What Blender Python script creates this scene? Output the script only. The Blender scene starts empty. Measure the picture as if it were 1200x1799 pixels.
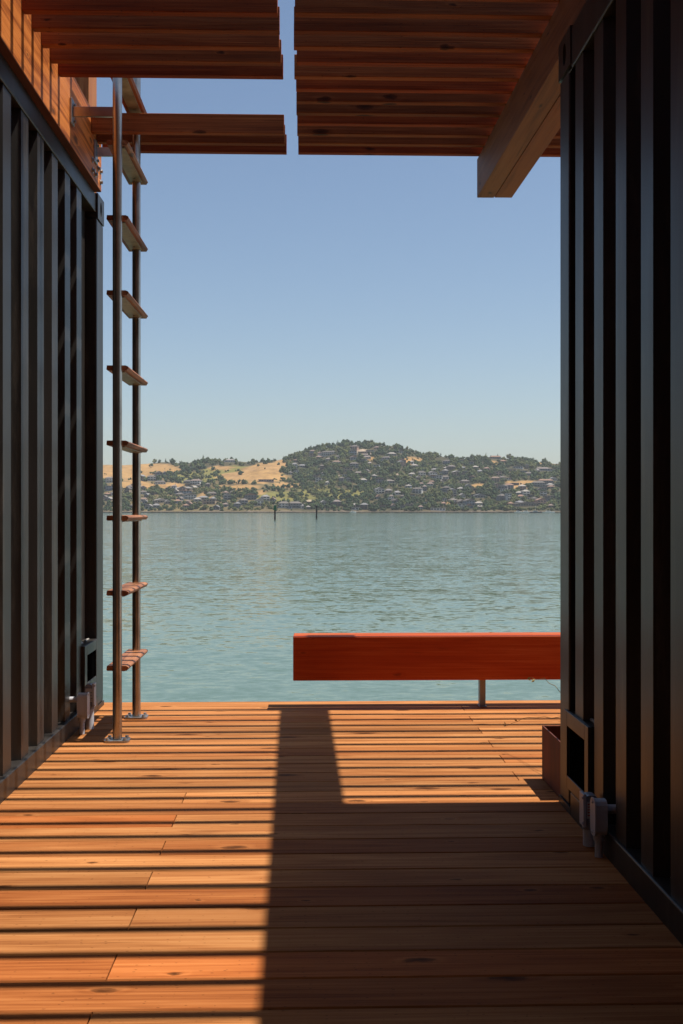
import bpy, bmesh, math, random
from mathutils import Vector, Matrix, noise
R = math.radians
random.seed(7)
SC = bpy.context.scene
COL = SC.collection

# ------------------------------------------------------------------ camera
EYE = 0.97
FPX = 2025.0                       # focal length in pixels of the 1200 x 1799 photograph
YAW = math.atan(60 / FPX)
cam_d = bpy.data.cameras.new('camera')
cam_d.sensor_fit = 'VERTICAL'
cam_d.sensor_height = 36
cam_d.lens = FPX / 1799 * 36
cam_d.shift_y = -3.5 / 1799
cam_d.clip_start = 0.05
cam_d.clip_end = 20000
cam = bpy.data.objects.new('camera', cam_d)
cam.location = (0, 0, EYE)
cam.rotation_euler = (R(90), 0, -YAW)
COL.objects.link(cam)
SC.camera = cam

# ------------------------------------------------------------------ world, sun, exposure
SUN_EL = 70.2
SUN_AZ_Y = 0.0                     # the sun stands square to the right of the view
world = bpy.data.worlds.new('World')
SC.world = world
world.use_nodes = True
wn = world.node_tree
bg = wn.nodes['Background']
sky = wn.nodes.new('ShaderNodeTexSky')
sky.sky_type = 'NISHITA'
sky.sun_disc = False
sky.sun_elevation = R(SUN_EL)
sky.sun_rotation = R(90)
sky.altitude = 0
sky.air_density = 1.0
sky.dust_density = 1.0
sky.ozone_density = 1.8
wn.links.new(sky.outputs[0], bg.inputs[0])
bg.inputs[1].default_value = 0.0835
sd = bpy.data.lights.new('sun', 'SUN')
sd.energy = 5.0
sd.angle = R(0.53)
sd.color = (1.0, 0.93, 0.83)
sun = bpy.data.objects.new('sun', sd)
dv = Vector((math.cos(R(SUN_EL)), SUN_AZ_Y, math.sin(R(SUN_EL))))
sun.rotation_euler = dv.to_track_quat('Z', 'Y').to_euler()
sun.location = (5, 0, 10)
COL.objects.link(sun)
SC.view_settings.view_transform = 'Standard'
SC.view_settings.look = 'None'
SC.view_settings.exposure = 0.5
SC.view_settings.gamma = 1.0
SC.view_settings.use_curve_mapping = False
SC.render.engine = 'CYCLES'
SC.cycles.max_bounces = 8
SC.cycles.diffuse_bounces = 5
SC.cycles.glossy_bounces = 4
SC.cycles.volume_bounces = 0
SC.cycles.sample_clamp_indirect = 4

# ------------------------------------------------------------------ materials
class NT:
    """small helper for writing node materials"""
    def __init__(s, name):
        s.m = bpy.data.materials.new(name)
        s.m.use_nodes = True
        s.t = s.m.node_tree
        s.b = s.t.nodes['Principled BSDF']
        s.tc = s.n('ShaderNodeTexCoord')
    def n(s, typ, **kw):
        nd = s.t.nodes.new(typ)
        for k, v in kw.items():
            setattr(nd, k, v)
        return nd
    def l(s, a, b):
        s.t.links.new(a, b)
    def put(s, sock, v):
        if hasattr(v, 'is_output'):
            s.l(v, sock)
        else:
            sock.default_value = v
    def math(s, op, a, b=0.0, c=0.0, clamp=False):
        nd = s.n('ShaderNodeMath', operation=op, use_clamp=clamp)
        s.put(nd.inputs[0], a); s.put(nd.inputs[1], b)
        if op in ('MULTIPLY_ADD', 'COMPARE'):
            s.put(nd.inputs[2], c)
        return nd.outputs[0]
    def vmath(s, op, a, b=None):
        nd = s.n('ShaderNodeVectorMath', operation=op)
        s.put(nd.inputs[0], a)
        if b is not None:
            s.put(nd.inputs[1], b)
        return nd.outputs[0]
    def noise(s, vec, scale, detail=3, rough=0.55, dist=0.0):
        nd = s.n('ShaderNodeTexNoise')
        s.l(vec, nd.inputs['Vector'])
        nd.inputs['Scale'].default_value = scale
        nd.inputs['Detail'].default_value = detail
        nd.inputs['Roughness'].default_value = rough
        nd.inputs['Distortion'].default_value = dist
        return nd.outputs[0]
    def ramp(s, fac, stops):
        nd = s.n('ShaderNodeValToRGB')
        s.l(fac, nd.inputs[0])
        el = nd.color_ramp.elements
        while len(el) < len(stops):
            el.new(0.5)
        for e, (p, c) in zip(el, stops):
            e.position = p
            e.color = (c[0], c[1], c[2], 1) if not isinstance(c, (int, float)) else (c, c, c, 1)
        return nd.outputs[0]
    def mix(s, fac, a, b, mode='MIX'):
        nd = s.n('ShaderNodeMix', data_type='RGBA', blend_type=mode)
        s.put(nd.inputs[0], fac)
        s.put(nd.inputs[6], a if hasattr(a, 'is_output') else (*a, 1))
        s.put(nd.inputs[7], b if hasattr(b, 'is_output') else (*b, 1))
        return nd.outputs[2]
    def mrange(s, v, a, b, c=0.0, d=1.0):
        nd = s.n('ShaderNodeMapRange', interpolation_type='SMOOTHSTEP')
        s.put(nd.inputs[0], v)
        for i, x in zip((1, 2, 3, 4), (a, b, c, d)):
            nd.inputs[i].default_value = x
        return nd.outputs[0]
    def bump(s, h, strength, dist):
        nd = s.n('ShaderNodeBump')
        nd.inputs['Strength'].default_value = strength
        nd.inputs['Distance'].default_value = dist
        s.l(h, nd.inputs['Height'])
        s.l(nd.outputs[0], s.b.inputs['Normal'])
    def set(s, **kw):
        for k, v in kw.items():
            s.put(s.b.inputs[k.replace('_', ' ')], (*v, 1) if isinstance(v, tuple) and len(v) == 3 else v)
        return s.m

def wood(name, dark, mid, light, axis=0, rough=0.55, knots=1.0, spread=0.35, perobj=False, bumpk=0.25, ringw=.17, redden=(1.12, .72, .5), kpick=.62, ksz=1.0, spec=.3, con=1.0, halok=3.0):
    """sawn softwood: stretched fibres, wandering growth rings, knots, each board its own tone"""
    w = NT(name)
    sep = w.n('ShaderNodeSeparateXYZ')
    w.l(w.tc.outputs['Object'], sep.inputs[0])
    if perobj:
        oi = w.n('ShaderNodeObjectInfo')
        rnd = oi.outputs['Random']
    else:
        at = w.n('ShaderNodeAttribute', attribute_name='rnd')
        rnd = at.outputs['Fac']
    r2 = w.math('FRACT', w.math('MULTIPLY', rnd, 17.31))
    r3 = w.math('FRACT', w.math('MULTIPLY', rnd, 91.7))
    others = [i for i in range(3) if i != axis]
    al = w.math('ADD', sep.outputs[axis], w.math('MULTIPLY', rnd, 53.0))
    ac = w.math('ADD', w.math('ADD', sep.outputs[others[0]], w.math('MULTIPLY', sep.outputs[others[1]], 1.13)), w.math('MULTIPLY', r2, 31.0))
    def vec(sa, sb):
        c = w.n('ShaderNodeCombineXYZ')
        w.l(w.math('MULTIPLY', al, sa), c.inputs[0])
        w.l(w.math('MULTIPLY', ac, sb), c.inputs[1])
        return c.outputs[0]
    vor = w.n('ShaderNodeTexVoronoi', voronoi_dimensions='2D', feature='F1')
    wob = w.noise(vec(20, 30), 1.0, 2)
    kv = w.n('ShaderNodeCombineXYZ')
    w.l(w.math('ADD', w.math('MULTIPLY', al, 2.6), w.math('MULTIPLY', wob, .10)), kv.inputs[0])
    w.l(w.math('ADD', w.math('MULTIPLY', ac, 6.5), w.math('MULTIPLY', wob, .16)), kv.inputs[1])
    w.l(kv.outputs[0], vor.inputs['Vector'])
    vor.inputs['Scale'].default_value = 1.0
    csep = w.n('ShaderNodeSeparateColor')
    w.l(vor.outputs['Color'], csep.inputs[0])
    pick = w.math('GREATER_THAN', csep.outputs[0], kpick)
    size = w.math('MULTIPLY_ADD', w.math('POWER', csep.outputs[1], 2.0), .10 * ksz, .035 * ksz)
    rel = w.math('DIVIDE', vor.outputs['Distance'], size)
    knot = w.math('MULTIPLY', w.mrange(rel, 1.15, .75), pick)
    core = w.math('MULTIPLY', w.mrange(rel, .7, .2), pick)
    halo = w.math('MULTIPLY', w.mrange(rel, 2.4, 1.0), pick)
    n1 = w.noise(vec(.7, 8), 1.0, 2, .5, .2)
    ringph = w.math('ADD', w.math('MULTIPLY', n1, 34.0), w.math('MULTIPLY', halo, halok))
    rings = w.math('MULTIPLY_ADD', w.math('SINE', ringph), .5, .5)
    fib = w.noise(vec(5, 210), 1.0, 4, .65)
    strk = w.noise(vec(1.1, 85), 1.0, 3, .65)
    blot = w.noise(vec(1.6, 5), 1.0, 4, .6)
    stain = w.noise(vec(.9, 3.5), 1.7, 5, .7)
    v2 = w.n('ShaderNodeTexVoronoi', voronoi_dimensions='2D', feature='F1')
    w.l(vec(7.3, 17.0), v2.inputs['Vector'])
    c2s = w.n('ShaderNodeSeparateColor'); w.l(v2.outputs['Color'], c2s.inputs[0])
    pin = w.math('MULTIPLY', w.mrange(w.math('DIVIDE', v2.outputs['Distance'], w.math('MULTIPLY_ADD', c2s.outputs[1], .11, .045)), 1.2, .5), w.math('GREATER_THAN', c2s.outputs[0], .80))
    check = w.mrange(w.noise(vec(3.2, 95), 1.0, 2, .5), .70, .78)
    g = w.math('ADD', w.math('MULTIPLY', rings, ringw), w.math('ADD', w.math('ADD', w.math('MULTIPLY', fib, .34), w.math('MULTIPLY', strk, .42)), w.math('MULTIPLY', blot, .18)))
    c = w.ramp(g, [(.47 + .5 * ringw - .145 * con, dark), (.47 + .5 * ringw, mid), (.47 + .5 * ringw + .145 * con, light)])
    tone = w.mix(w.mrange(r3, .45, 1.0), c, w.mix(1.0, c, redden, 'MULTIPLY'))
    val = w.math('MULTIPLY_ADD', r2, spread, 1 - spread * .55)
    vv = w.n('ShaderNodeCombineXYZ')
    for i in range(3):
        w.l(val, vv.inputs[i])
    c2 = w.mix(1.0, tone, vv.outputs[0], 'MULTIPLY')
    c3 = w.mix(w.math('MULTIPLY', w.mrange(stain, .60, .74), .45), c2, tuple(x * .55 for x in dark))
    kc = tuple(x * .42 for x in dark)
    c4 = w.mix(w.math('MULTIPLY', knot, .72 * knots), c3, kc)
    c5 = w.mix(w.math('MULTIPLY', core, .6 * knots), c4, tuple(x * .22 for x in dark))
    c5 = w.mix(w.math('MULTIPLY', pin, .7 * knots), c5, kc)
    c5 = w.mix(w.math('MULTIPLY', check, .65), c5, kc)
    w.l(c5, w.b.inputs['Base Color'])
    w.l(w.math('MULTIPLY_ADD', fib, .25, rough - .1), w.b.inputs['Roughness'])
    h = w.math('ADD', w.math('MULTIPLY', fib, .7), w.math('MULTIPLY', rings, .3))
    w.bump(h, bumpk, .004)
    w.b.inputs['Specular IOR Level'].default_value = spec
    return w.m

def paint(name, col, rough=.35, spec=.5, dust=.0, scale=6, var=.3):
    w = NT(name)
    o = w.tc.outputs['Object']
    mp = w.n('ShaderNodeMapping'); mp.inputs['Scale'].default_value = (1, 1, .15)
    w.l(o, mp.inputs[0])
    n = w.noise(mp.outputs[0], scale, 6, .65)
    f = w.noise(o, scale * 14, 4, .6)
    c = w.mix(w.mrange(n, .35, .7), tuple(x * (1 - var) for x in col), tuple(x * (1 + var) for x in col))
    if dust:
        c = w.mix(w.math('MULTIPLY', w.mrange(w.noise(mp.outputs[0], 9, 7, .75), .5, .72), dust), c, (.16, .13, .10))
    w.l(c, w.b.inputs['Base Color'])
    w.l(w.math('ADD', w.math('MULTIPLY', n, .22), rough - .11), w.b.inputs['Roughness'])
    w.bump(w.math('ADD', w.math('MULTIPLY', n, .6), w.math('MULTIPLY', f, .25)), .22, .004)
    w.b.inputs['Specular IOR Level'].default_value = spec
    return w.m

def metal(name, col, rough=.3, axis=2):
    w = NT(name)
    sc = [90, 90, 90]; sc[axis] = 1.5
    mp = w.n('ShaderNodeMapping'); mp.inputs['Scale'].default_value = sc
    w.l(w.tc.outputs['Object'], mp.inputs[0])
    n = w.noise(mp.outputs[0], 1.0, 4, .6)
    s = w.noise(w.tc.outputs['Object'], 7, 5, .65)
    w.l(w.mix(w.mrange(s, .4, .72), col, tuple(x * .66 for x in col)), w.b.inputs['Base Color'])
    w.b.inputs['Metallic'].default_value = 1
    w.l(w.math('ADD', w.math('MULTIPLY', n, .2), rough - .1), w.b.inputs['Roughness'])
    w.bump(n, .08, .001)
    return w.m

M = {}
M['deck'] = wood('deck_redwood', (0.1943, 0.06352, 0.01818), (0.3363, 0.1345, 0.04364), (0.4483, 0.2092, 0.07727), 0, .72, spread=.46, redden=(1.0, .76, .62), kpick=.36, ksz=.95, spec=.07, ringw=.09, con=1.05)
M['slat'] = wood('slat_redwood', (0.0975, 0.0208, 0.0065), (0.247, 0.065, 0.0169), (0.403, 0.1365, 0.039), 0, .65, perobj=True, spread=.75, ksz=.75, spec=.12, ringw=.05, con=1.2, kpick=.6)
M['fascia'] = wood('fascia_cedar', (0.2486, 0.0888, 0.0222), (0.515, 0.2309, 0.05772), (0.6571, 0.3374, 0.1066), 1, .55, perobj=True, spread=.2)
M['fascia_shade'] = wood('fascia_shade_wood', (.05, .012, .006), (.09, .022, .010), (.12, .03, .014), 1, .8, perobj=True, spread=.2)  # dark red tone stands in for shade under the fascia
M['beam'] = wood('beam_fir', (0.1261, 0.03972, 0.013), (0.2408, 0.08739, 0.03017), (0.3211, 0.1324, 0.05105), 1, .6, perobj=True, spread=.2, con=1.3, ringw=.10, ksz=.7)
M['bench'] = wood('bench_redwood', (0.2639, 0.03715, 0.009832), (0.4008, 0.08015, 0.02076), (0.5083, 0.1662, 0.06009), 0, .55, perobj=True, spread=.1, knots=.5, ringw=.08, con=1.5, kpick=.8, ksz=.6, spec=.12)
M['tread'] = wood('tread_wood', (0.138, 0.04744, 0.01897), (0.2932, 0.1165, 0.05175), (0.3967, 0.1811, 0.08625), 1, .5, perobj=True, spread=.3)
M['post'] = wood('post_cedar', (0.2138, 0.06336, 0.01742), (0.3643, 0.1228, 0.03326), (0.4435, 0.1742, 0.05544), 2, .6, perobj=True, spread=.2)
M['steel'] = paint('container_paint', (.023, .0195, .0175), .42, .42, dust=.30, scale=5)
M['dark'] = paint('cavity_shade', (.002, .002, .002), .9, .0)  # near-black colour stands in for the shade inside openings
M['weld'] = paint('weld_sealant', (.33, .31, .28), .5, .5, scale=30)
M['stainless'] = metal('brushed_steel', (.50, .44, .39), .30)
M['plate'] = metal('galvanised_plate', (.42, .42, .42), .45, 1)
M['alu'] = paint('pale_plate', (.30, .285, .22), .5, .5, scale=12)
M['pvc'] = paint('grey_pvc', (.50, .50, .54), .45, .5, scale=10, var=.12)
M['pvcdark'] = paint('dark_grey_pvc', (.26, .265, .30), .45, .5, scale=10, var=.15)
M['galv'] = paint('grey_galvanised', (.26, .265, .26), .4, .5, scale=14, var=.15)
M['corten'] = paint('rusty_steel', (0.1275, 0.02975, 0.0119), .7, .3, dust=.08, scale=9, var=.45)
M['white'] = paint('label_paper', (.62, .60, .58), .6, .4, var=.05)
M['red'] = paint('red_print', (.5, .08, .07), .6, .4, var=.05)
M['black'] = paint('black_print', (.02, .02, .02), .6, .4, var=.05)
M['soil'] = paint('planter_soil', (.05, .032, .02), .95, .1, scale=30, var=.5)
M['twig'] = paint('dry_twig', (.20, .14, .06), .8, .2, scale=30)
M['leaf'] = paint('dry_leaf', (.36, .27, .09), .7, .3, scale=30)
M['pile'] = paint('wet_timber', (.018, .015, .013), .7, .3, scale=2)
M['green'] = paint('green_board', (.02, .13, .055), .6, .4)

# ------------------------------------------------------------------ mesh helpers
class MB:
    def __init__(s):
        s.v = []; s.f = []; s.r = []; s.m = []; s.sm = []
    def add(s, vs, fs, rnd=0.0, mi=0, smooth=False):
        b = len(s.v)
        s.v += [tuple(v) for v in vs]
        for f in fs:
            s.f.append(tuple(b + i for i in f)); s.r.append(rnd); s.m.append(mi); s.sm.append(smooth)
    def box(s, x0, x1, y0, y1, z0, z1, rnd=0.0, mi=0):
        x0, x1 = min(x0, x1), max(x0, x1); y0, y1 = min(y0, y1), max(y0, y1); z0, z1 = min(z0, z1), max(z0, z1)
        vs = [(x0, y0, z0), (x1, y0, z0), (x1, y1, z0), (x0, y1, z0), (x0, y0, z1), (x1, y0, z1), (x1, y1, z1), (x0, y1, z1)]
        s.add(vs, [(0, 3, 2, 1), (4, 5, 6, 7), (0, 1, 5, 4), (1, 2, 6, 5), (2, 3, 7, 6), (3, 0, 4, 7)], rnd, mi)
    def prism(s, prof, axis, a, b, rnd=0.0, mi=0, smooth=False):
        """profile of 2-D points (the two other axes in order) pushed along an axis"""
        n = len(prof)
        def P(u, v, w):
            p = [0, 0, 0]; o = [i for i in range(3) if i != axis]
            p[axis] = w; p[o[0]] = u; p[o[1]] = v
            return p
        vs = [P(u, v, a) for u, v in prof] + [P(u, v, b) for u, v in prof]
        fs = [(i, (i + 1) % n, n + (i + 1) % n, n + i) for i in range(n)]
        s.add(vs, fs, rnd, mi, smooth)
        s.add(vs, [tuple(range(n - 1, -1, -1)), tuple(range(n, 2 * n))], rnd, mi)
    def tube(s, pts, r, n=14, rnd=0.0, mi=0, cap=True):
        pts = [Vector(p) for p in pts]
        rs = r if isinstance(r, (list, tuple)) else [r] * len(pts)
        vs = []
        for i, p in enumerate(pts):
            d = (pts[min(i + 1, len(pts) - 1)] - pts[max(i - 1, 0)]).normalized()
            up = Vector((0, 0, 1)) if abs(d.z) < .9 else Vector((1, 0, 0))
            a = d.cross(up).normalized(); b = d.cross(a)
            for k in range(n):
                t = 2 * math.pi * k / n
                vs.append(p + (a * math.cos(t) + b * math.sin(t)) * rs[i])
        fs = []
        for i in range(len(pts) - 1):
            for k in range(n):
                fs.append((i * n + k, i * n + (k + 1) % n, (i + 1) * n + (k + 1) % n, (i + 1) * n + k))
        s.add(vs, fs, rnd, mi, True)
        if cap:
            s.add(vs[:n], [tuple(range(n))], rnd, mi)
            s.add(vs[-n:], [tuple(range(n))], rnd, mi)
    def build(s, name, mats, parent=None, bevel=0.0, loc=None):
        me = bpy.data.meshes.new(name)
        me.from_pydata(s.v, [], s.f)
        if not isinstance(mats, (list, tuple)):
            mats = [mats]
        for m in mats:
            me.materials.append(m)
        me.polygons.foreach_set('material_index', s.m)
        me.polygons.foreach_set('use_smooth', s.sm)
        at = me.attributes.new('rnd', 'FLOAT', 'FACE')
        at.data.foreach_set('value', s.r)
        bm = bmesh.new(); bm.from_mesh(me)
        bmesh.ops.recalc_face_normals(bm, faces=bm.faces)
        bm.to_mesh(me); bm.free()
        me.update()
        o = bpy.data.objects.new(name, me)
        COL.objects.link(o)
        if parent:
            o.parent = parent
            # part meshes are written in world space: take the parent's base away
            me.transform(Matrix.Translation(-WORLD[parent.name]))
            WORLD[o.name] = WORLD[parent.name].copy()
        else:
            WORLD[o.name] = Vector((0, 0, 0))
        if bevel:
            b = o.modifiers.new('soft_edge', 'BEVEL')
            b.width = bevel; b.segments = 2; b.limit_method = 'ANGLE'; b.angle_limit = R(40)
            b.harden_normals = False
        return o
WORLD = {}
def tag(o, label=None, cat=None, group=None, kind=None):
    if label: o['label'] = label
    if cat: o['category'] = cat
    if group: o['group'] = group
    if kind: o['kind'] = kind
    return o
def thing(name, label, cat, loc, group=None):
    o = bpy.data.objects.new(name, None)
    o.location = loc
    o.empty_display_size = .1
    COL.objects.link(o)
    WORLD[o.name] = Vector(loc)
    return tag(o, label, cat, group)

# ------------------------------------------------------------------ the deck
X_L, X_R = -1.012, 0.835            # faces of the two containers' bottom rails
PITCH = .1441
deck = MB()
def board(x0, x1, yc, rnd):
    w = (PITCH - .0045) / 2
    c = .003
    prof = [(yc - w, -.038), (yc - w, -c), (yc - w + c, 0), (yc + w - c, 0), (yc + w, -c), (yc + w, -.038)]
    deck.prism(prof, 0, x0, x1, rnd)
seam0 = 3.831
for n in range(-46, 14):
    yc = seam0 + (n + .5) * PITCH
    k = n % 4
    if k in (0,):
        joints = [-.415, 3.2] if n < 1 else [-2.4, .76]
    elif k == 2:
        joints = [-.415, 2.9] if n < 1 else [-2.1, .76]
    else:
        joints = [-2.6 + .31 * (n % 3), 1.9 + .27 * (n % 2)]
    xs = [-3.7] + joints + [3.6]
    for a, b in zip(xs[:-1], xs[1:]):
        board(a + .0016, b - .0016, yc + random.uniform(-.0006, .0006), random.random())
d = deck.build('deck', M['deck'])
tag(d, kind='structure')
sub = MB()
yend = seam0 + 14 * PITCH
for x in [i * .4 - 3.6 for i in range(19)]:
    sub.box(x - .019, x + .019, -2.8, yend - .06, -.23, -.0385, random.random())
sub.box(-3.7, 3.6, yend - .055, yend - .017, -.26, -.039, .3)
for x in (-3.3, -1.3, 1.1, 3.2):
    for y in (5.3, 2.5, -.5):
        sub.tube([(x, y, -5), (x, y, -.24)], .13)
o = sub.build('deck_frame', M['post']); tag(o, kind='structure')

# ------------------------------------------------------------------ shipping containers
def container(name, label, side, xr, xc, yfar, crest0, pitch, clen, ztop, zrail, zlow, postlen, width=2.43, length=8.4):
    """side = +1: its long wall faces +x (the left container); -1: faces -x"""
    s = side
    base = (xr - s * width / 2, yfar - length / 2, -.09)
    t = thing(name, label, 'shipping container', base, 'black shipping containers')
    ynear = yfar - length
    dep = .045
    # corrugated side wall: a folded sheet
    ys = []
    w = MB()
    prof = []
    y = crest0
    seq = []
    yy = yfar - postlen + .002
    prof.append((xc - s * dep, yy))
    k = 0
    while True:
        cf = crest0 - k * pitch
        cn = cf - clen
        if cf > yy - .03:
            k += 1; continue
        if cn < ynear + postlen + .03:
            break
        prof += [(xc - s * dep, cf + .018), (xc, cf), (xc, cn), (xc - s * dep, cn - .018)]
        k += 1
    prof.append((xc - s * dep, ynear + postlen))
    n = len(prof)
    z0, z1 = zlow - .006, zrail + .01
    vs = [(p[0], p[1], z0) for p in prof] + [(p[0], p[1], z1) for p in prof]
    fs = [(i, i + 1, n + i + 1, n + i) for i in range(n - 1)]
    w.add(vs, fs)
    wall = w.build('corrugated_wall', M['steel'], t)
    so = wall.modifiers.new('sheet', 'SOLIDIFY'); so.thickness = .002; so.offset = 0
    bv = wall.modifiers.new('fold', 'BEVEL'); bv.width = .006; bv.segments = 2; bv.limit_method = 'ANGLE'; bv.angle_limit = R(40)
    # rails
    b = MB(); b.box(xr, xr - s * .14, ynear + .17, yfar - .17, -.09, zlow); b.build('bottom_rail', M['steel'], t, .004)
    b = MB(); b.box(xc + s * .006, xc - s * .055, ynear + .17, yfar - .17, zrail, ztop); b.build('top_rail', M['steel'], t, .004)
    # corner posts and castings on the seen side, plain twins on the far side
    for yy0, yy1 in ((yfar - postlen, yfar - .004), (ynear + .004, ynear + postlen)):
        for xx in (xr - s * .004, xr - s * (width - .004)):
            sg = s if xx == xr - s * .004 else -s
            b = MB(); b.box(xx, xx - sg * .15, yy0, yy1, .024, ztop - .118); b.build('corner_post', M['steel'], t, .006)
    for yy0, yy1 in ((yfar - .17, yfar), (ynear, ynear + .17)):
        for xx in (xr, xr - s * width):
            sg = s if xx == xr else -s
            for zz0, zz1 in ((ztop - .115, ztop + .006), (-.095, .023)):
                b = MB()
                # casting with an oval hole: ring face plus inner well
                yc, zc = (yy0 + yy1) / 2, (zz0 + zz1) / 2
                hy, hz = (yy1 - yy0) / 2, (zz1 - zz0) / 2
                N = 24
                outer = []; inner = []
                for i in range(N):
                    a = 2 * math.pi * i / N
                    ca, sa = math.cos(a), math.sin(a)
                    m = max(abs(ca), abs(sa))
                    outer.append((yc + hy * ca / m, zc + hz * sa / m))
                    inner.append((yc + .022 * ca, zc + .036 * sa))
                vs = [(xx, p[0], p[1]) for p in outer] + [(xx, p[0], p[1]) for p in inner] + [(xx - sg * .03, p[0], p[1]) for p in inner] + [(xx - sg * .16, p[0], p[1]) for p in outer]
                fs = []
                for i in range(N):
                    j = (i + 1) % N
                    fs += [(i, j, N + j, N + i), (N + i, N + j, 2 * N + j, 2 * N + i), (i, j, 3 * N + j, 3 * N + i)]
                b.add(vs, fs)
                b.add(vs[3 * N:], [tuple(range(N))])
                b.add(vs[2 * N:3 * N], [tuple(range(N))], 0, 1)
                b.build('corner_casting', [M['steel'], M['dark']], t)
    # far long side, ends, roof
    b = MB()
    b.box(xr - s * (width - .04), xr - s * (width - .05), ynear + .1, yfar - .1, 0, ztop - .02)
    b.box(xr - s * .1, xr - s * (width - .1), yfar - .06, yfar - .04, 0, ztop - .02)
    b.box(xr - s * .1, xr - s * (width - .1), ynear + .04, ynear + .06, 0, ztop - .02)
    b.build('end_wall', M['steel'], t)
    b = MB(); b.box(xr - s * .05, xr - s * (width - .05), ynear + .1, yfar - .1, ztop - .05, ztop - .006)
    b.build('roof', M['steel'], t)
    b = MB(); b.box(xr - s * .1, xr - s * (width - .1), yfar - .1, yfar - .004, ztop - .09, ztop - .004); b.build('end_rail', M['steel'], t, .004)
    b = MB(); b.box(xr - s * .1, xr - s * (width - .1), yfar - .1, yfar - .004, -.09, .05)
    b.build('end_rail', M['steel'], t, .004)
    # weld beads in the pockets of the folded wall, bottom and top
    wb = MB(); wt = MB()
    for i in range(len(prof) - 1):
        if abs(prof[i][0] - xc) > .03 and abs(prof[i + 1][0] - xc) > .03:
            ya, yb = prof[i][1], prof[i + 1][1]
            if abs(ya - yb) < .02: continue
            for (mb, zz) in ((wb, zlow + .002),):
                pts = []; rr = []
                nseg = 9
                for q in range(nseg + 1):
                    u = q / nseg
                    pts.append((xc - s * (dep - .005) + random.uniform(-.0015, .0015), ya + (yb - ya) * u, zz + random.uniform(0, .0015)))
                    rr.append(random.uniform(.003, .0062))
                one = MB(); one.tube(pts, rr, 6); one.build('weld_bead', M['weld'], t)
    pts = []; rr = []
    for q in range(240):
        u = q / 239
        pts.append((xc + s * .004, yfar - .1 + (ynear + .2 - yfar) * u, zrail + random.uniform(-.002, .0005)))
        rr.append(random.uniform(.0006, .0026))
    wt.tube(pts, rr, 5)
    wt.build('weld_line', M['weldthin'], t)
    return t

M['weldthin'] = paint('thin_weld', (.12, .115, .105), .5, .5, scale=60)
cl = container('shipping_container', 'dark corrugated shipping container on the left, behind the steel ladder', 1, X_L, X_L - .016, 5.775, 5.275, .249, .107, 2.497, 2.412, .072, .18)
cr = container('shipping_container', 'dark corrugated shipping container on the right, in deep shade under the doubled beam', -1, X_R, X_R + .010, 3.81, 3.608, .238, .102, 2.505, 2.375, .075, .135, length=6.4)

def pocket(t, s, xf, y0, y1, z0, z1, oy0, oy1, oz0, oz1, small=None):
    """flat framed box let into the folded wall with an opening whose shade is a black sheet"""
    b = MB()
    xb = xf - s * .10
    for (a, c, e, f) in ((y0, oy0, z0, z1), (oy1, y1, z0, z1), (oy0, oy1, oz1, z1), (oy0, oy1, z0, oz0)):
        b.box(xf, xf - s * .006, a, c, e, f)
    b.box(xf - s * .006, xb, y0, y0 + .006, z0, z1); b.box(xf - s * .006, xb, y1 - .006, y1, z0, z1)
    b.box(xf - s * .006, xb, y0 + .006, y1 - .006, z1 - .006, z1)
    o = b.build('recess_frame', M['steel'], t, .002)
    b = MB(); b.box(xf - s * .0085, xf - s * .0095, oy0 - .005, oy1 + .005, oz0 - .005, oz1 + .005)  # black sheet just behind the face, painted as the opening's shade
    b.build('recess_shade_sheet', M['dark'], t)
    for yy in [y0 + .03, (y0 + y1) / 2 + .02]:
        b = MB()
        b.tube([(xf - s * .035, yy + .012 * q, z1 + .003 + random.uniform(0, .002)) for q in range(8)], [random.uniform(.003, .007) for _ in range(8)], 6)
        b.build('weld_bead', M['weld'], t)
pocket(cl, 1, X_L + .002, 5.27, 5.60, .074, .350, 5.325, 5.555, .176, .302)
pocket(cr, -1, X_R - .002, 3.40, 3.715, .078, .325, 3.445, 3.68, .118, .277)

# ------------------------------------------------------------------ pergolas
ZS = 2.70
SP = .1475
YF = 5.623
left = thing('pergola', 'left slatted pergola roof bolted to a cedar fascia, with a hatch for the ladder', 'pergola', (-1.0, 5.6, 2.5), 'slatted pergola roofs')
right = thing('pergola', 'right slatted pergola roof carried by a thick doubled beam', 'pergola', (.92, 5.6, 2.5), 'slatted pergola roofs')
XFA = -.990                         # sunlit face of the fascia
b = MB(); b.box(XFA, XFA - .038, -.2, 5.575, 2.5, 2.812); b.build('fascia', M['fascia'], left, .002)
b = MB(); b.box(XFA - .001, XFA - .10, -.2, 5.573, 2.4975, 2.4998); b.build('fascia_shade_strip', M['fascia_shade'], left)  # thin dark strip, paints the fascia's underside as shaded
SLATY = [YF - .1400 * k for k in range(8)]
while len(SLATY) < 13:
    SLATY.append(SLATY[-1] - .146)
while SLATY[-1] > -.6:
    SLATY.append(SLATY[-1] - .152)
while SLATY[-1] > -4.4:
    SLATY.append(SLATY[-1] - .152)
for k, yb in enumerate(SLATY):
    if k not in (3, 4, 5, 6):
        b = MB()
        e = -.101 + random.uniform(-.007, .007)
        b.box(XFA + .0015, e, yb - .038, yb, ZS + random.uniform(-.0015, .0015), ZS + .089)
        b.build('slat', M['slat'], left, .002)
    b = MB()
    e = -.047 + random.uniform(-.007, .006)
    b.box(e, 2.6, yb - .038, yb, ZS + .001 + random.uniform(0, .002), ZS + .090)
    b.build('slat', M['slat'], right, .002)
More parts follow.
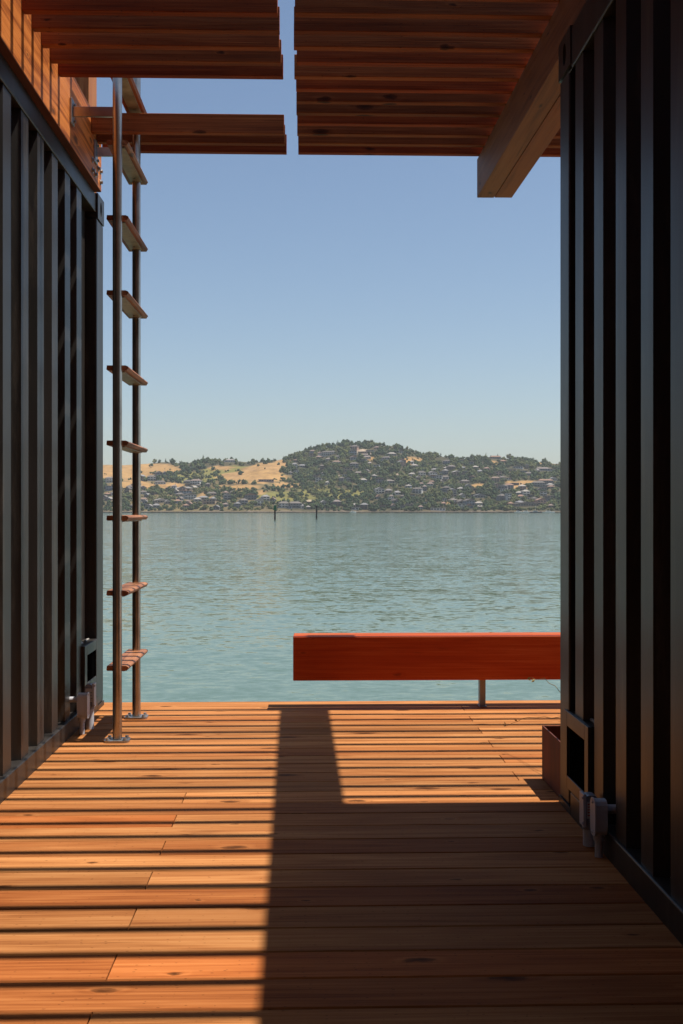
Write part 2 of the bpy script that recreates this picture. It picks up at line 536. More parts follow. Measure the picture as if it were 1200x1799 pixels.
# bolts through the fascia end
for px, py in ((164.3, 284.5), (164.7, 303), (169.4, 309.8), (174.4, 299.7), (178.2, 304.7), (178.2, 323.5)):
    y = FPX * -XFA / (540 - px); z = EYE + (896 - py) * y / FPX
    b = MB()
    b.tube([(XFA + .001, y, z), (XFA + .004, y, z)], .014, 16)
    b.tube([(XFA + .004, y, z), (XFA + .013, y, z)], .0085, 6)
    b.build('bolt', M['plate'], left)
# doubled beam, a degree off square as in the photograph
sl = -.011
def beam(x0, x1, z0, z1):
    b = MB()
    ya, yb = -.3, 5.66
    def X(x, y): return x + sl * (y - 5.66)
    vs = [(X(x0, ya), ya, z0), (X(x1, ya), ya, z0), (X(x1, yb), yb, z0), (X(x0, yb), yb, z0),
          (X(x0, ya), ya, z1), (X(x1, ya), ya, z1), (X(x1, yb), yb, z1), (X(x0, yb), yb, z1)]
    b.add(vs, [(0, 3, 2, 1), (4, 5, 6, 7), (0, 1, 5, 4), (1, 2, 6, 5), (2, 3, 7, 6), (3, 0, 4, 7)])
    return b.build('beam', M['beam'], right, .003)
beam(.836, .9195, 2.509, 2.699)
beam(.9225, 1.009, 2.510, 2.699)
b = MB(); b.box(2.35, 2.45, -.3, 5.6, 2.51, 2.699); b.build('beam', M['beam'], right, .003)
# roof post standing over the fascia by the hatch
p = MB(); p.box(-1.035, -1.20, 5.50, 5.70, 2.508, 4.1)
o = p.build('roof_post', M['post'], None, .003); tag(o, 'orange cedar post rising above the left fascia beyond the ladder hatch', 'post')

b = MB()  # boards added out of view to cut sky light and deepen the shade
for i in range(34):
    x = -2.6 + i * .1441 * 1.06
    b.box(x, x + .147, -4.0, 1.15, 2.835, 2.873, random.random())
for y in (-3.9, -2.4, -.9, 1.05):
    b.box(-2.6, 2.55, y - .02, y + .02, 2.815, 2.8345, .4)
o = b.build('roof_blocker', M['post']); tag(o, 'added unseen boards above the slats, blocking sky light from the near passage', 'light blocker')

# ------------------------------------------------------------------ ladder
LX = -.797
ladder = thing('ladder', 'tall stainless steel ladder with flat wooden treads bolted to the deck', 'ladder', (LX, 5.13, 0))
YN, YR = 4.862, 5.405
for y in (YN, YR):
    b = MB(); b.tube([(LX, y, .012), (LX, y, 3.9)], .0195, 28); b.build('rail_pole', M['stainless'], ladder)
    f = MB()
    prof = []
    for i in range(32):
        a = 2 * math.pi * i / 32
        ca, sa = math.cos(a), math.sin(a)
        m = (abs(ca) ** 5 + abs(sa) ** 5) ** .2
        prof.append((LX + .052 * ca / m, y + .045 * sa / m))
    f.prism(prof, 2, .001, .009)
    fo = f.build('foot_plate', M['plate'], ladder, .0015)
    for dx in (-.036, .036):
        for dy in (-.028, .028):
            q = MB()
            q.tube([(LX + dx, y + dy, .0095), (LX + dx, y + dy, .0115)], .011, 14)
            q.tube([(LX + dx, y + dy, .0115), (LX + dx, y + dy, .019)], .0075, 6)
            q.build('bolt', M['plate'], fo)
TW = .093
for k in range(1, 13):
    z = .3155 * k
    b = MB()
    x0, x1 = LX - TW / 2, LX + TW / 2
    h = .021
    prof = [(x0, z - h + .004), (x0 + .002, z), (x1 - .012, z), (x1 - .003, z - .004), (x1, z - .009), (x1 - .008, z - h), (x0 + .004, z - h)]
    b.prism(prof, 1, YN + .004, YR + .055)
    to = b.build('tread', M['tread'], ladder, .0015)
    if k == 8: to['label'] = 'eighth wooden tread, level with the upper brackets'
    b = MB(); b.box(LX - .026, LX + .026, YN + .03, YR - .01, z - h - .0055, z - h - .0008)
    for yy in (YN + .07, YR - .07):
        b.tube([(LX, yy, z - h - .0085), (LX, yy, z - h - .0055)], .006, 10)
    b.build('mounting_plate', M['alu'], to)
for y in (YN, YR):
    b = MB()
    b.box(XFA + .008, LX - .012, y - .006, y + .006, 2.618, 2.660)
    bo = b.build('wall_bracket', M['stainless'], ladder, .001)
    b = MB(); b.box(XFA + .001, XFA + .009, y - .03, y + .03, 2.585, 2.690)
    for dz in (-.035, .035):
        b.tube([(XFA + .009, y + .017, 2.638 + dz), (XFA + .017, y + .017, 2.638 + dz)], .007, 8)
    b.build('bracket_plate', M['plate'], bo, .001)

# ------------------------------------------------------------------ bench of doubled timbers
bench = thing('bench', 'long red timber bench at the water edge of the deck', 'bench', (1.0, 5.67, 0))
b = MB(); b.box(-.069, 2.3, 5.582, 5.668, .143, .3555); b.build('seat_timber', M['bench'], bench, .004)
b = MB(); b.box(-.067, 2.3, 5.672, 5.758, .144, .3560); b.build('seat_timber', M['bench'], bench, .004)
for x in (.864, 2.0):
    b = MB()
    b.box(x - .014, x + .014, 5.655, 5.661, .006, .143); b.box(x - .014, x - .009, 5.661, 5.71, .006, .143)
    b.box(x + .009, x + .014, 5.661, 5.71, .006, .143); b.box(x - .018, x + .018, 5.64, 5.72, .001, .006)
    b.build('leg', M['galv'], bench, .001)

# ------------------------------------------------------------------ added wall behind the viewer, keeps light out of the passage
b = MB()
yy = -2.62
for i in range(14):
    x = X_L + .02 + i * .13
    b.box(x, x + .124, yy - .02, yy, .002, 2.68, random.random())
o = b.build('light_block_wall', M['post']); tag(o, 'added unseen plank wall behind the viewer, blocking light into the passage', 'wall')

# ------------------------------------------------------------------ planter and dry plant
pl = thing('planter_box', 'rusty brown steel planter box past the corner of the right container', 'planter', (.95, 4.0, 0))
x0, x1, y0, y1, h = .847, 1.35, 3.83, 4.14, .192
b = MB()
t_ = .006
b.box(x0, x0 + t_, y0, y1, .001, h); b.box(x1 - t_, x1, y0, y1, .001, h)
b.box(x0 + t_, x1 - t_, y0, y0 + t_, .001, h); b.box(x0 + t_, x1 - t_, y1 - t_, y1, .001, h)
b.build('box', M['corten'], pl, .0015)
b = MB(); b.box(x0 + t_, x1 - t_, y0 + t_, y1 - t_, .01, h - .06); b.build('soil', M['soil'], pl)
tw = thing('dry_plant', 'sparse dry twigs with a few yellow leaves leaning out of the rusty planter', 'plant', (1.02, 4.0, .13))
b = MB(); lv = MB()
def leaf(p, s):
    p = Vector(p)
    a = Vector((random.uniform(-1, 1), random.uniform(-1, 1), random.uniform(-.4, .6))).normalized()
    c = a.cross(Vector((random.uniform(-1, 1), random.uniform(-1, 1), random.uniform(-1, 1)))).normalized()
    vs = [p, p + a * s * .5 + c * s * .28, p + a * s * 1.1, p + a * s * .5 - c * s * .28, p + a * s * .55 + a.cross(c) * s * .12]
    lv.add(vs, [(0, 1, 4), (1, 2, 4), (2, 3, 4), (3, 0, 4)], random.random())
stems = [((1.0, 4.02, .13), (.93, 4.2, .21), (.87, 4.5, .16), (.80, 4.62, .10)),
         ((1.0, 4.03, .13), (.96, 4.25, .28), (.93, 4.5, .31), (.885, 4.62, .29))]
for st in stems:
    pts = []
    P = [Vector(p) for p in st]
    for i in range(13):
        u = i / 12 * 3; k = min(int(u), 2); f = u - k
        q = P[k].lerp(P[k + 1], f) + Vector((random.uniform(-.004, .004),) * 3)
        pts.append(q)
    b.tube(pts, [.0018 * (1 - i / 18) for i in range(13)], 6)
    for i in (10, 12, 12):
        leaf(pts[i], random.uniform(.014, .022))
b.build('stem', M['twig'], tw); lv.build('leaves', M['leaf'], tw)

# ------------------------------------------------------------------ conduit fittings
def rr(cx, cy, hx, hy, r=.4, n=28):
    out = []
    for i in range(n):
        a = 2 * math.pi * i / n
        ca, sa = math.cos(a), math.sin(a)
        m = (abs(ca) ** 4 + abs(sa) ** 4) ** .25
        out.append((cx + hx * ca / m, cy + hy * sa / m))
    return out
def elbow(x, y, s, zlo, zhi, label, hw=.018):
    t = thing('conduit_elbow', label, 'conduit fitting', (x, y, 0), 'grey conduit elbows')
    b = MB(); b.prism(rr(y, (zlo + zhi) / 2, .026, (zhi - zlo) / 2), 0, x - hw + .006, x + hw, smooth=False); b.build('elbow_body', M['pvc'], t, .003)
    b = MB(); b.prism(rr(y, (zlo + zhi) / 2, .029, (zhi - zlo) / 2 + .003), 0, x + s * (hw + .001) if s > 0 else x - hw, x + s * (hw + .006) if s > 0 else x - hw + .0055)
    for dz in (zlo + .008, zhi - .008):
        xx = x + s * (hw + .006) if s > 0 else x - hw
        b.tube([(xx, y, dz), (xx + s * .003, y, dz)], .004, 8)
    b.build('cover_plate', M['pvc'], t, .001)
    b = MB(); b.tube([(x, y, .001), (x, y, zlo - .018)], .0115, 20); b.build('pipe', M['pvc'], t)
    b = MB(); b.tube([(x, y, zlo - .018), (x, y, zlo + .002)], [.0145, .017], 20); b.build('collar', M['pvc'], t)
    b = MB(); b.tube([(x - s * (hw - .004), y, zhi - .028), (x - s * .068, y, zhi - .028)], .0125, 18); b.build('wall_stub', M['pvc'], t)
    return t
def jbox(x, y, s, zlo, zhi, label, lab=True):
    t = thing('junction_box', label, 'junction box', (x, y, 0), 'grey junction boxes')
    w = .0185
    b = MB(); b.prism(rr(x, (zlo + zhi) / 2, w, (zhi - zlo) / 2), 1, y - .022, y + .02); b.build('box_body', M['pvcdark'], t, .003)
    b = MB(); b.box(x + s * (w - .002), x + s * (w + .007), y - .027, y + .022, zlo - .006, zhi + .004)
    for z in (zlo + .004, zhi - .006):
        b.tube([(x + s * (w + .007), y - .024, z), (x + s * (w + .011), y - .024, z)], .004, 8)
    b.build('cover_plate', M['pvc'], t, .002)
    b = MB(); b.box(x - .014, x + .016, y - .0235, y - .0222, zlo + .018, zhi - .018); lo = b.build('sticker', M['white'], t)
    b = MB()
    for i in range(5):
        b.box(x - .012, x - .012 + (.008, .010, .007, .009, .006)[i], y - .0245, y - .0237, zlo + .026 + i * .008, zlo + .0285 + i * .008, 0, 0)
    b.build('print', M['red'], lo)
    b = MB()
    for i in range(6):
        b.box(x + .001, x + .001 + (.012, .015, .010, .014, .008, .013)[i], y - .0245, y - .0237, zlo + .026 + i * .0065, zlo + .0275 + i * .0065)
    b.build('print', M['black'], lo)
    b = MB(); b.tube([(x+.0, y + .0, .001), (x, y + .0, zlo - .016), ], .0195, 24); b.build('pipe', M['pvc'], t)
    b = MB(); b.tube([(x, y, zlo - .016), (x, y, zlo + .003)], .0225, 24); b.build('collar', M['pvcdark'], t)
    return t
elbow(.815, 3.20, -1, .064, .162, 'grey plastic conduit elbow standing by the right container wall')
jbox(.8165, 3.31, -1, .066, .150, 'grey junction box with a printed sticker beside the right container recess')
elbow(-.975, 5.02, 1, .072, .178, 'grey plastic conduit elbow at the foot of the left container', .022)
jbox(-.965, 5.14, 1, .105, .200, 'grey junction box with a printed sticker below the left container recess')

# ------------------------------------------------------------------ water
WZ = -2.5
w = NT('bay_water')
o_ = w.tc.outputs['Object']
def wv(sx, sy, rot):
    mp = w.n('ShaderNodeMapping'); mp.inputs['Scale'].default_value = (sx, sy, 1); mp.inputs['Rotation'].default_value = (0, 0, R(rot))
    w.l(o_, mp.inputs[0]); return mp.outputs[0]
def slopes(sx, sy, rot, sc, amp, det=3):
    nd = w.n('ShaderNodeTexNoise'); w.l(wv(sx, sy, rot), nd.inputs['Vector'])
    nd.inputs['Scale'].default_value = sc; nd.inputs['Detail'].default_value = det; nd.inputs['Roughness'].default_value = .6
    c = w.vmath('SUBTRACT', nd.outputs['Color'], (.5, .5, .5))
    return w.vmath('MULTIPLY', c, (amp * 1.05, amp, 0))
# ripples, wavelets and swell as surface slopes, calmer and rougher by patches of wind
a3 = w.noise(wv(.35, 1.0, 5), .03, 5, .6, .4)
v = slopes(.62, 1.0, 10, 5.5, .60)
v = w.vmath('ADD', v, slopes(.60, 1.0, -14, 2.0, .42))
v = w.vmath('ADD', v, slopes(.5, 1.0, 6, .7, .22))
v = w.vmath('ADD', v, slopes(.35, 1.0, -4, .16, .10))
sy = w.n('ShaderNodeSeparateXYZ'); w.l(o_, sy.inputs[0])
lee = w.mrange(sy.outputs[1], 14, 75, .34, .85)      # calmer close in, in the shelter of the dock
gust = w.math('MULTIPLY', w.mrange(a3, .35, .66, .8, 1.1), lee)
gv = w.n('ShaderNodeCombineXYZ')
for i in range(3): w.l(gust, gv.inputs[i])
v = w.vmath('MULTIPLY', v, gv.outputs[0])
nrm = w.vmath('NORMALIZE', w.vmath('ADD', v, (0, 0, 1)))
w.l(nrm, w.b.inputs['Normal'])
body = w.mix(w.mrange(a3, .35, .7), (.080, .126, .080), (.090, .138, .090))
w.set(Roughness=.08, IOR=1.33)
w.l(body, w.b.inputs['Base Color'])
b = MB(); b.add([(-6000, -3000, WZ), (6000, -3000, WZ), (6000, 9000, WZ), (-6000, 9000, WZ)], [(0, 1, 2, 3)])
o = b.build('water', w.m); tag(o, kind='structure')

# ------------------------------------------------------------------ hills across the bay
SN, CS = math.sin(YAW), math.cos(YAW)
def proj(x, y, z):
    xc = x * CS - y * SN; zc = x * SN + y * CS
    return 600 + FPX * xc / zc, 896 - FPX * (z - EYE) / zc
SIL = [(-900, 830), (-200, 825), (100, 820), (183, 817), (215, 818), (255, 816), (290, 813), (325, 815), (360, 811), (405, 809), (440, 811), (480, 809), (500, 806), (520, 797), (545, 790), (575, 784), (605, 779), (640, 781), (680, 782), (715, 788), (745, 799), (790, 804), (830, 806), (860, 805), (900, 807), (940, 811), (980, 814), (1100, 816), (1400, 822), (2100, 830)]
def sil(px):
    for (a, b_), (c, d_) in zip(SIL[:-1], SIL[1:]):
        if a <= px <= c:
            t = (px - a) / (c - a); t = t * t * (3 - 2 * t)
            return b_ + (d_ - b_) * t
    return 830
YS, YR_ = 1405.0, 1980.0
def nz(x, y, s, seed=0.0):
    return noise.noise(Vector((x / s + seed, y / s - seed, seed * 1.7)))
def shore(x):
    return YS + 26 * nz(x, 0, 190, 3.1) + 7 * nz(x, 0, 45, 8.2)
def terrain(x, y):
    ys = shore(x)
    px = 540 + FPX * x / YR_ if y >= YR_ else 540 + FPX * x / y
    px = 540 + FPX * x / max(y, 1400)
    zr = EYE + (896 - sil(px)) / FPX * YR_
    t = (y - ys) / (YR_ - ys)
    if t < 0:
        return WZ - 1.5 + t * 20
    if t <= 1:
        g = 1.08 * t - .08 * t * t * t
        g = .86 * g + .14 * math.sin(t * math.pi / 2)
        z = WZ + .4 + (zr - WZ) * g
    else:
        z = zr - (t - 1) * 60
    env = min(1, max(0, t) * 5) * (1 - .8 * max(0, min(1, (t - .72) / .28)))
    z += env * (9.0 * nz(x, y, 150, 1.3) + 6 * nz(x * 1.6, y * .5, 90, 5.0) + 2.2 * nz(x, y, 35, 7.7))
    z += env * 9 * math.exp(-((px - 470) / 55) ** 2 - ((t - .62) / .16) ** 2)
    z -= env * 7 * math.exp(-((px - 545) / 30) ** 2)
    return z
def ground_at(px, py):
    """first point of the terrain seen at a photograph position"""
    y = 1395.0
    while y < 2150:
        x = (px - 540) / FPX * y
        z = terrain(x, y)
        if z > WZ and proj(x, y, z)[1] <= py:
            return x, y, z
        y += 4
    return None
# dry-grass patches: centre, half widths, tone (1 gold, 2 olive meadow, 3 pale earth)
PATCH = [(235, 824, 85, 11, 1), (215, 838, 60, 6, 1), (235, 852, 38, 7, 1), (300, 853, 30, 5, 1), (345, 840, 42, 9, 2), (400, 828, 45, 9, 2), (385, 822, 25, 4, 1),
         (445, 838, 62, 11, 1), (465, 824, 36, 10, 1), (492, 818, 14, 12, 1), (420, 856, 40, 5, 1), (358, 872, 7, 10, 1), (455, 866, 6, 9, 1), (500, 852, 26, 4, 1),
         (500, 872, 45, 10, 2), (535, 875, 22, 8, 2), (560, 862, 34, 7, 2), (600, 868, 40, 9, 2),
         (638, 794, 14, 5, 3), (650, 807, 11, 3, 1), (725, 809, 20, 6, 1), (812, 883, 26, 4, 1), (841, 853, 17, 4, 1), (925, 849, 34, 5, 1), (905, 856, 20, 5, 1), (965, 814, 26, 3, 1),
         (540, 883, 8, 4, 3), (700, 834, 14, 2, 3), (640, 842, 16, 2, 2), (868, 812, 5, 5, 1), (590, 832, 12, 2, 3)]
def patch(px, py):
    w1 = 6 * noise.noise(Vector((px / 14, py / 7, 2.2))) ; w2 = 3 * noise.noise(Vector((px / 11, py / 6, 7.2)))
    best = 0
    for cx, cy, rx, ry, k in PATCH:
        if ((px + w1 - cx) / rx) ** 2 + ((py + w2 - cy) / ry) ** 2 < 1:
            best = k
    return best
hv = []; hf = []; hc = []
GX = [-1600 + i * 9 for i in range(356)]
GY = [1360 + j * 7.5 for j in range(100)] + [2110 + j * 60 for j in range(12)]
for y in GY:
    for x in GX:
        z = terrain(x, y)
        hv.append((x, y, z))
        px, py = proj(x, y, z)
        k = patch(px, py) if 120 < px < 1050 else (1 if nz(x, y, 160, 4) > .12 else 0)
        n_ = nz(x, y, 22, 9) * .5 + .5
        n2 = nz(x, y, 60, 2) * .5 + .5
        if k == 1: c = (.45 + .08 * n_ - .09 * n2, .262 + .05 * n_ - .05 * n2, .088 + .03 * n_)
        elif k == 2: c = (.17 + .08 * n_, .165 + .05 * n_, .055)
        elif k == 3: c = (.46, .36, .26)
        elif px < 515 and py > 832: c = (.13 + .14 * n_ * n2, .105 + .09 * n_ * n2, .045 + .03 * n_)
        else: c = (.055 + .13 * n_ * n_, .054 + .085 * n_ * n_, .024 + .03 * n_)
        if z < WZ + 2.2: c = (.26, .20, .14)
        hc.append((c[0] * .72, c[1] * .73, c[2] * .74, 1))
nx = len(GX)
for j in range(len(GY) - 1):
    for i in range(nx - 1):
        hf.append((j * nx + i, j * nx + i + 1, (j + 1) * nx + i + 1, (j + 1) * nx + i))
me = bpy.data.meshes.new('hills')
me.from_pydata(hv, [], hf)
ca = me.color_attributes.new('ground', 'FLOAT_COLOR', 'POINT')
ca.data.foreach_set('color', [q for c in hc for q in c])
me.polygons.foreach_set('use_smooth', [True] * len(hf))
hm = NT('hill_ground')
at = hm.n('ShaderNodeAttribute', attribute_name='ground')
nn = hm.noise(hm.tc.outputs['Object'], .07, 8, .7)
n3 = hm.noise(hm.tc.outputs['Object'], .25, 5, .7)
c = hm.mix(1.0, at.outputs['Color'], hm.ramp(nn, [(.3, .55), (.5, .95), (.7, 1.25)]), 'MULTIPLY')
c = hm.mix(hm.math('MULTIPLY', hm.mrange(n3, .58, .66), .55), c, (.08, .085, .035))
hm.l(c, hm.b.inputs['Base Color'])
hm.b.inputs['Roughness'].default_value = .95
hm.b.inputs['Specular IOR Level'].default_value = .1
me.materials.append(hm.m)
o = bpy.data.objects.new('hills', me); COL.objects.link(o); tag(o, kind='structure')

# ---- tree shapes
def crown_shape(seed, kind, lite=False):
    """many small leafy clumps on a trunk; unit crown about 1 wide"""
    rnd = random.Random(seed)
    m = MB()
    m.tube([(0, 0, -.25), (.02, .01, .1), (0, 0, .35)], [.045, .035, .02], 5)
    lumps = []
    if kind == 'round':
        for i in range(11):
            a = rnd.uniform(0, 6.28); r = rnd.uniform(0, .36)
            lumps.append((r * math.cos(a), r * math.sin(a), rnd.uniform(.12, .62), rnd.uniform(.13, .24)))
    elif kind == 'tall':
        for i in range(12):
            u = i / 11
            a = rnd.uniform(0, 6.28); r = .2 * (1 - u) + .03
            lumps.append((r * math.cos(a), r * math.sin(a), .1 + u * 1.15, .20 * (1 - u * .75)))
    elif kind == 'flat':
        for i in range(11):
            a = rnd.uniform(0, 6.28); r = rnd.uniform(.1, .46)
            lumps.append((r * math.cos(a), r * math.sin(a), rnd.uniform(.30, .50), rnd.uniform(.12, .19)))
    else:
        for i in range(10):
            a = rnd.uniform(0, 6.28); r = rnd.uniform(0, .45)
            lumps.append((r * math.cos(a), r * math.sin(a), rnd.uniform(.0, .28), rnd.uniform(.14, .2)))
    ico = bmesh.new(); bmesh.ops.create_icosphere(ico, subdivisions=1, radius=1)
    iv = [v.co.copy() for v in ico.verts]; fi = [tuple(v.index for v in f.verts) for f in ico.faces]
    ico.free()
    if lite: lumps = lumps[::2] + lumps[1:2]
    for (x, y, z, r) in lumps:
        if lite: r *= 1.25
        tone = rnd.random()
        vs = [Vector((x, y, z)) + v * r * rnd.uniform(.6, 1.3) for v in iv]
        m.add(vs, fi, tone, 1)
        for q in range(4 if lite else 7):       # loose leaf sprays that break the outline
            dd = Vector((rnd.gauss(0, 1), rnd.gauss(0, 1), rnd.gauss(.2, 1))).normalized()
            c = Vector((x, y, z)) + dd * r * rnd.uniform(1.0, 1.35)
            e = Vector((rnd.gauss(0, 1), rnd.gauss(0, 1), rnd.gauss(0, 1))).normalized() * r * .35
            g = dd.cross(e).normalized() * r * .3
            m.add([c - e, c + g, c + e, c - g], [(0, 1, 2), (0, 2, 3)], tone, 1)
    return m
fm = NT('foliage')
oi = fm.n('ShaderNodeObjectInfo')
fa = fm.n('ShaderNodeAttribute', attribute_name='rnd')
fb = fm.n('ShaderNodeAttribute', attribute_name='tint')
sw = fm.math('MAXIMUM', oi.outputs['Random'], 0.0)
cA = fm.ramp(sw, [(0, (0.025, 0.045, 0.019)), (.35, (0.043, 0.066, 0.024)), (.6, (0.066, 0.085, 0.029)), (.85, (0.097, 0.104, 0.032)), (1, (.095, .095, .04))])
fm.l(fm.mix(1.0, cA, fm.ramp(fa.outputs['Fac'], [(0, .6), (1, 1.5)]), 'MULTIPLY'), fm.b.inputs['Base Color'])
fm.set(Roughness=.9); fm.b.inputs['Specular IOR Level'].default_value = .15
fm2 = NT('foliage_mass')
fa = fm2.n('ShaderNodeAttribute', attribute_name='rnd')
cA = fm2.ramp(fa.outputs['Fac'], [(0, (0.025, 0.045, 0.019)), (.35, (0.043, 0.066, 0.024)), (.6, (0.066, 0.085, 0.029)), (.85, (0.097, 0.104, 0.032)), (1, (.100, .100, .04))])
fm2.l(cA, fm2.b.inputs['Base Color']); fm2.set(Roughness=.9); fm2.b.inputs['Specular IOR Level'].default_value = .15
bark = paint('bark', (.06, .045, .035), .9, .1)
KINDS = ['round', 'round', 'flat', 'tall', 'shrub']
shapes = [(k, crown_shape(i * 7 + 3, k)) for i, k in enumerate(KINDS + ['round', 'shrub', 'flat'])]

# ---- where houses and trees stand
rg = random.Random(21)
HOUSES = [  # px, py of the base, width in photo pixels, colour, storeys, words
    (577, 801, 26, 'white', 2, 'wide white house just below the wooded hilltop'),
    (640, 797, 22, 'pink', 1, 'pale pink house on bare ground under the hilltop'),
    (686, 781, 18, 'grey', 1, 'grey house on the skyline right of the peak'),
    (268, 845, 14, 'white', 2, 'small white house at the foot of the leftmost golden slope'),
    (283, 851, 20, 'white', 1, 'long white house just right of the ladder below the golden slope'),
    (328, 871, 18, 'blue', 2, 'blue grey house above a white one in the left bayside village'),
    (336, 878, 20, 'white', 2, 'bright white stepped house low in the left bayside village'),
    (322, 862, 26, 'tan', 1, 'tan house with a long reddish roof left of the grass knoll'),
    (343, 852, 18, 'white', 2, 'white gabled house below the olive slope'),
    (368, 886, 20, 'tan', 2, 'brick coloured house above the left shoreline'),
    (285, 884, 24, 'tan', 1, 'low tan house near the left shoreline'),
    (252, 869, 10, 'white', 1, 'tiny white house between the ladder and the village'),
    (196, 848, 16, 'white', 2, 'white house seen between the left container and the ladder'),
    (196, 862, 16, 'blue', 2, 'blue grey house seen left of the ladder'),
    (441, 879, 22, 'grey', 2, 'large dark grey house right under the grass knoll'),
    (405, 812, 16, 'white', 1, 'white house on the ridge between golden slopes'),
    (428, 808, 18, 'pink', 1, 'pinkish house on the ridge above the golden slope'),
    (468, 847, 26, 'pink', 1, 'house with pink hedges on the golden knoll'),
    (455, 889, 16, 'white', 2, 'white house over the shoreline left of the channel posts'),
    (498, 893, 18, 'white', 2, 'pale house on the shore behind the left channel post'),
    (520, 893, 20, 'grey', 2, 'grey house on the shore between the channel posts'),
    (624, 897, 14, 'white', 1, 'white boathouse on the shore right of the channel posts'),
    (668, 868, 16, 'white', 2, 'white house low on the middle hillside'),
    (700, 870, 14, 'white', 1, 'small white house right of the bright green meadow'),
    (733, 867, 16, 'white', 2, 'white gabled house in the middle of the lower slope'),
    (770, 897, 26, 'white', 1, 'long white building on the shore below the yellow field'),
    (912, 824, 16, 'white', 1, 'bright white flat house high on the right hillside'),
    (872, 806, 20, 'grey', 1, 'grey house under the two skyline trees at right'),
    (956, 827, 22, 'blue', 1, 'blue grey house high up beside the right container'),
    (957, 872, 14, 'white', 2, 'white cube house low beside the right container'),
    (928, 890, 44, 'tan', 1, 'long tan terrace above the moored boats'),
    (962, 852, 26, 'grey', 2, 'grey terrace of flats right of the dry clearing'),
    (948, 856, 22, 'grey', 2, 'grey stacked flats below the dry clearing'),
    (897, 880, 6, 'white', 3, 'narrow white tower house over the right shore'),
    (845, 875, 22, 'grey', 1, 'grey roofed house right of the yellow field'),
]
used = [(h[0], h[1]) for h in HOUSES]
ZX = [(190, 'seen left of the ladder'), (262, 'just right of the ladder'), (310, 'under the leftmost golden slope'), (350, 'left of the olive meadow'), (395, 'below the olive meadow'), (440, 'beside the golden knoll'),
      (480, 'above the left channel post'), (520, 'where gold meets wood'), (560, 'above the right channel post'), (605, 'on the left flank of the peak'), (650, 'straight under the peak'),
      (700, 'on the right flank of the peak'), (750, 'on the right hand saddle'), (800, 'left of the yellow field'), (845, 'above the yellow field'), (890, 'left of the dry clearing'), (935, 'around the dry clearing'), (1200, 'beside the right container')]
def zones_x(px):
    for lim, wd in ZX:
        if px < lim: return wd
    return ZX[-1][1]
def zones_y(f):
    for lim, wd in ((.1, 'on the waterline'), (.22, 'just above the shore'), (.38, 'low on the slope'), (.55, 'halfway up'), (.75, 'in the upper slope'), (9, 'near the ridge')):
        if f < lim: return wd
tries = 0
while len(HOUSES) < 250 and tries < 9000:
    tries += 1
    px = rg.uniform(184, 979)
    top = sil(px) + 6
    py = rg.uniform(top, 896)
    if px < 500 and py < 835 and rg.random() < .8: continue
    if 375 < px < 510 and 815 < py < 868: continue
    if 480 < px < 660 and 850 < py < 885 and rg.random() < .85: continue
    if patch(px, py) in (1, 2) and rg.random() < .9: continue
    if any(abs(px - a) < 9 and abs(py - b_) < 3.4 for a, b_ in used): continue
    used.append((px, py))
    f = (896 - py) / (896 - sil(px))
    colr = rg.choices(['white', 'grey', 'tan', 'pink', 'blue', 'brown'], [28, 24, 18, 9, 9, 12])[0]
    st = rg.choice([1, 1, 2])
    wpx_ = rg.uniform(6, 15)
    wds = '%s%s %s house %s %s' % ('narrow ' if wpx_ < 9 else 'wide ' if wpx_ > 12.5 else '', {'white': 'white', 'grey': 'light grey', 'tan': 'tan', 'pink': 'pale pinkish', 'blue': 'blue grey', 'brown': 'brown'}[colr], 'two storey' if st == 2 else 'low', zones_y(f), zones_x(px))
    HOUSES.append((px, py, wpx_, colr, st, wds))
HCOL = {'white': (.50, .49, .455), 'grey': (.20, .20, .20), 'tan': (.31, .235, .16), 'pink': (.36, .24, .185), 'blue': (.20, .235, .28), 'brown': (.13, .095, .07)}
hw_ = NT('house_wall'); oi = hw_.n('ShaderNodeObjectInfo'); 
hw_.l(hw_.mix(1.0, oi.outputs['Color'], hw_.ramp(hw_.noise(hw_.tc.outputs['Object'], .6, 3), [(.3, .85), (.7, 1.1)]), 'MULTIPLY'), hw_.b.inputs['Base Color']); hw_.set(Roughness=.8)
hr = NT('house_roof'); oi = hr.n('ShaderNodeObjectInfo')
hr.l(hr.ramp(oi.outputs['Random'], [(0, (.08, .068, .06)), (.3, (.13, .11, .095)), (.5, (.20, .11, .07)), (.7, (.15, .15, .155)), (1, (.28, .25, .215))]), hr.b.inputs['Base Color']); hr.set(Roughness=.85)
hg = NT('house_glass'); hg.set(Base_Color=(.03, .04, .05), Roughness=.15)
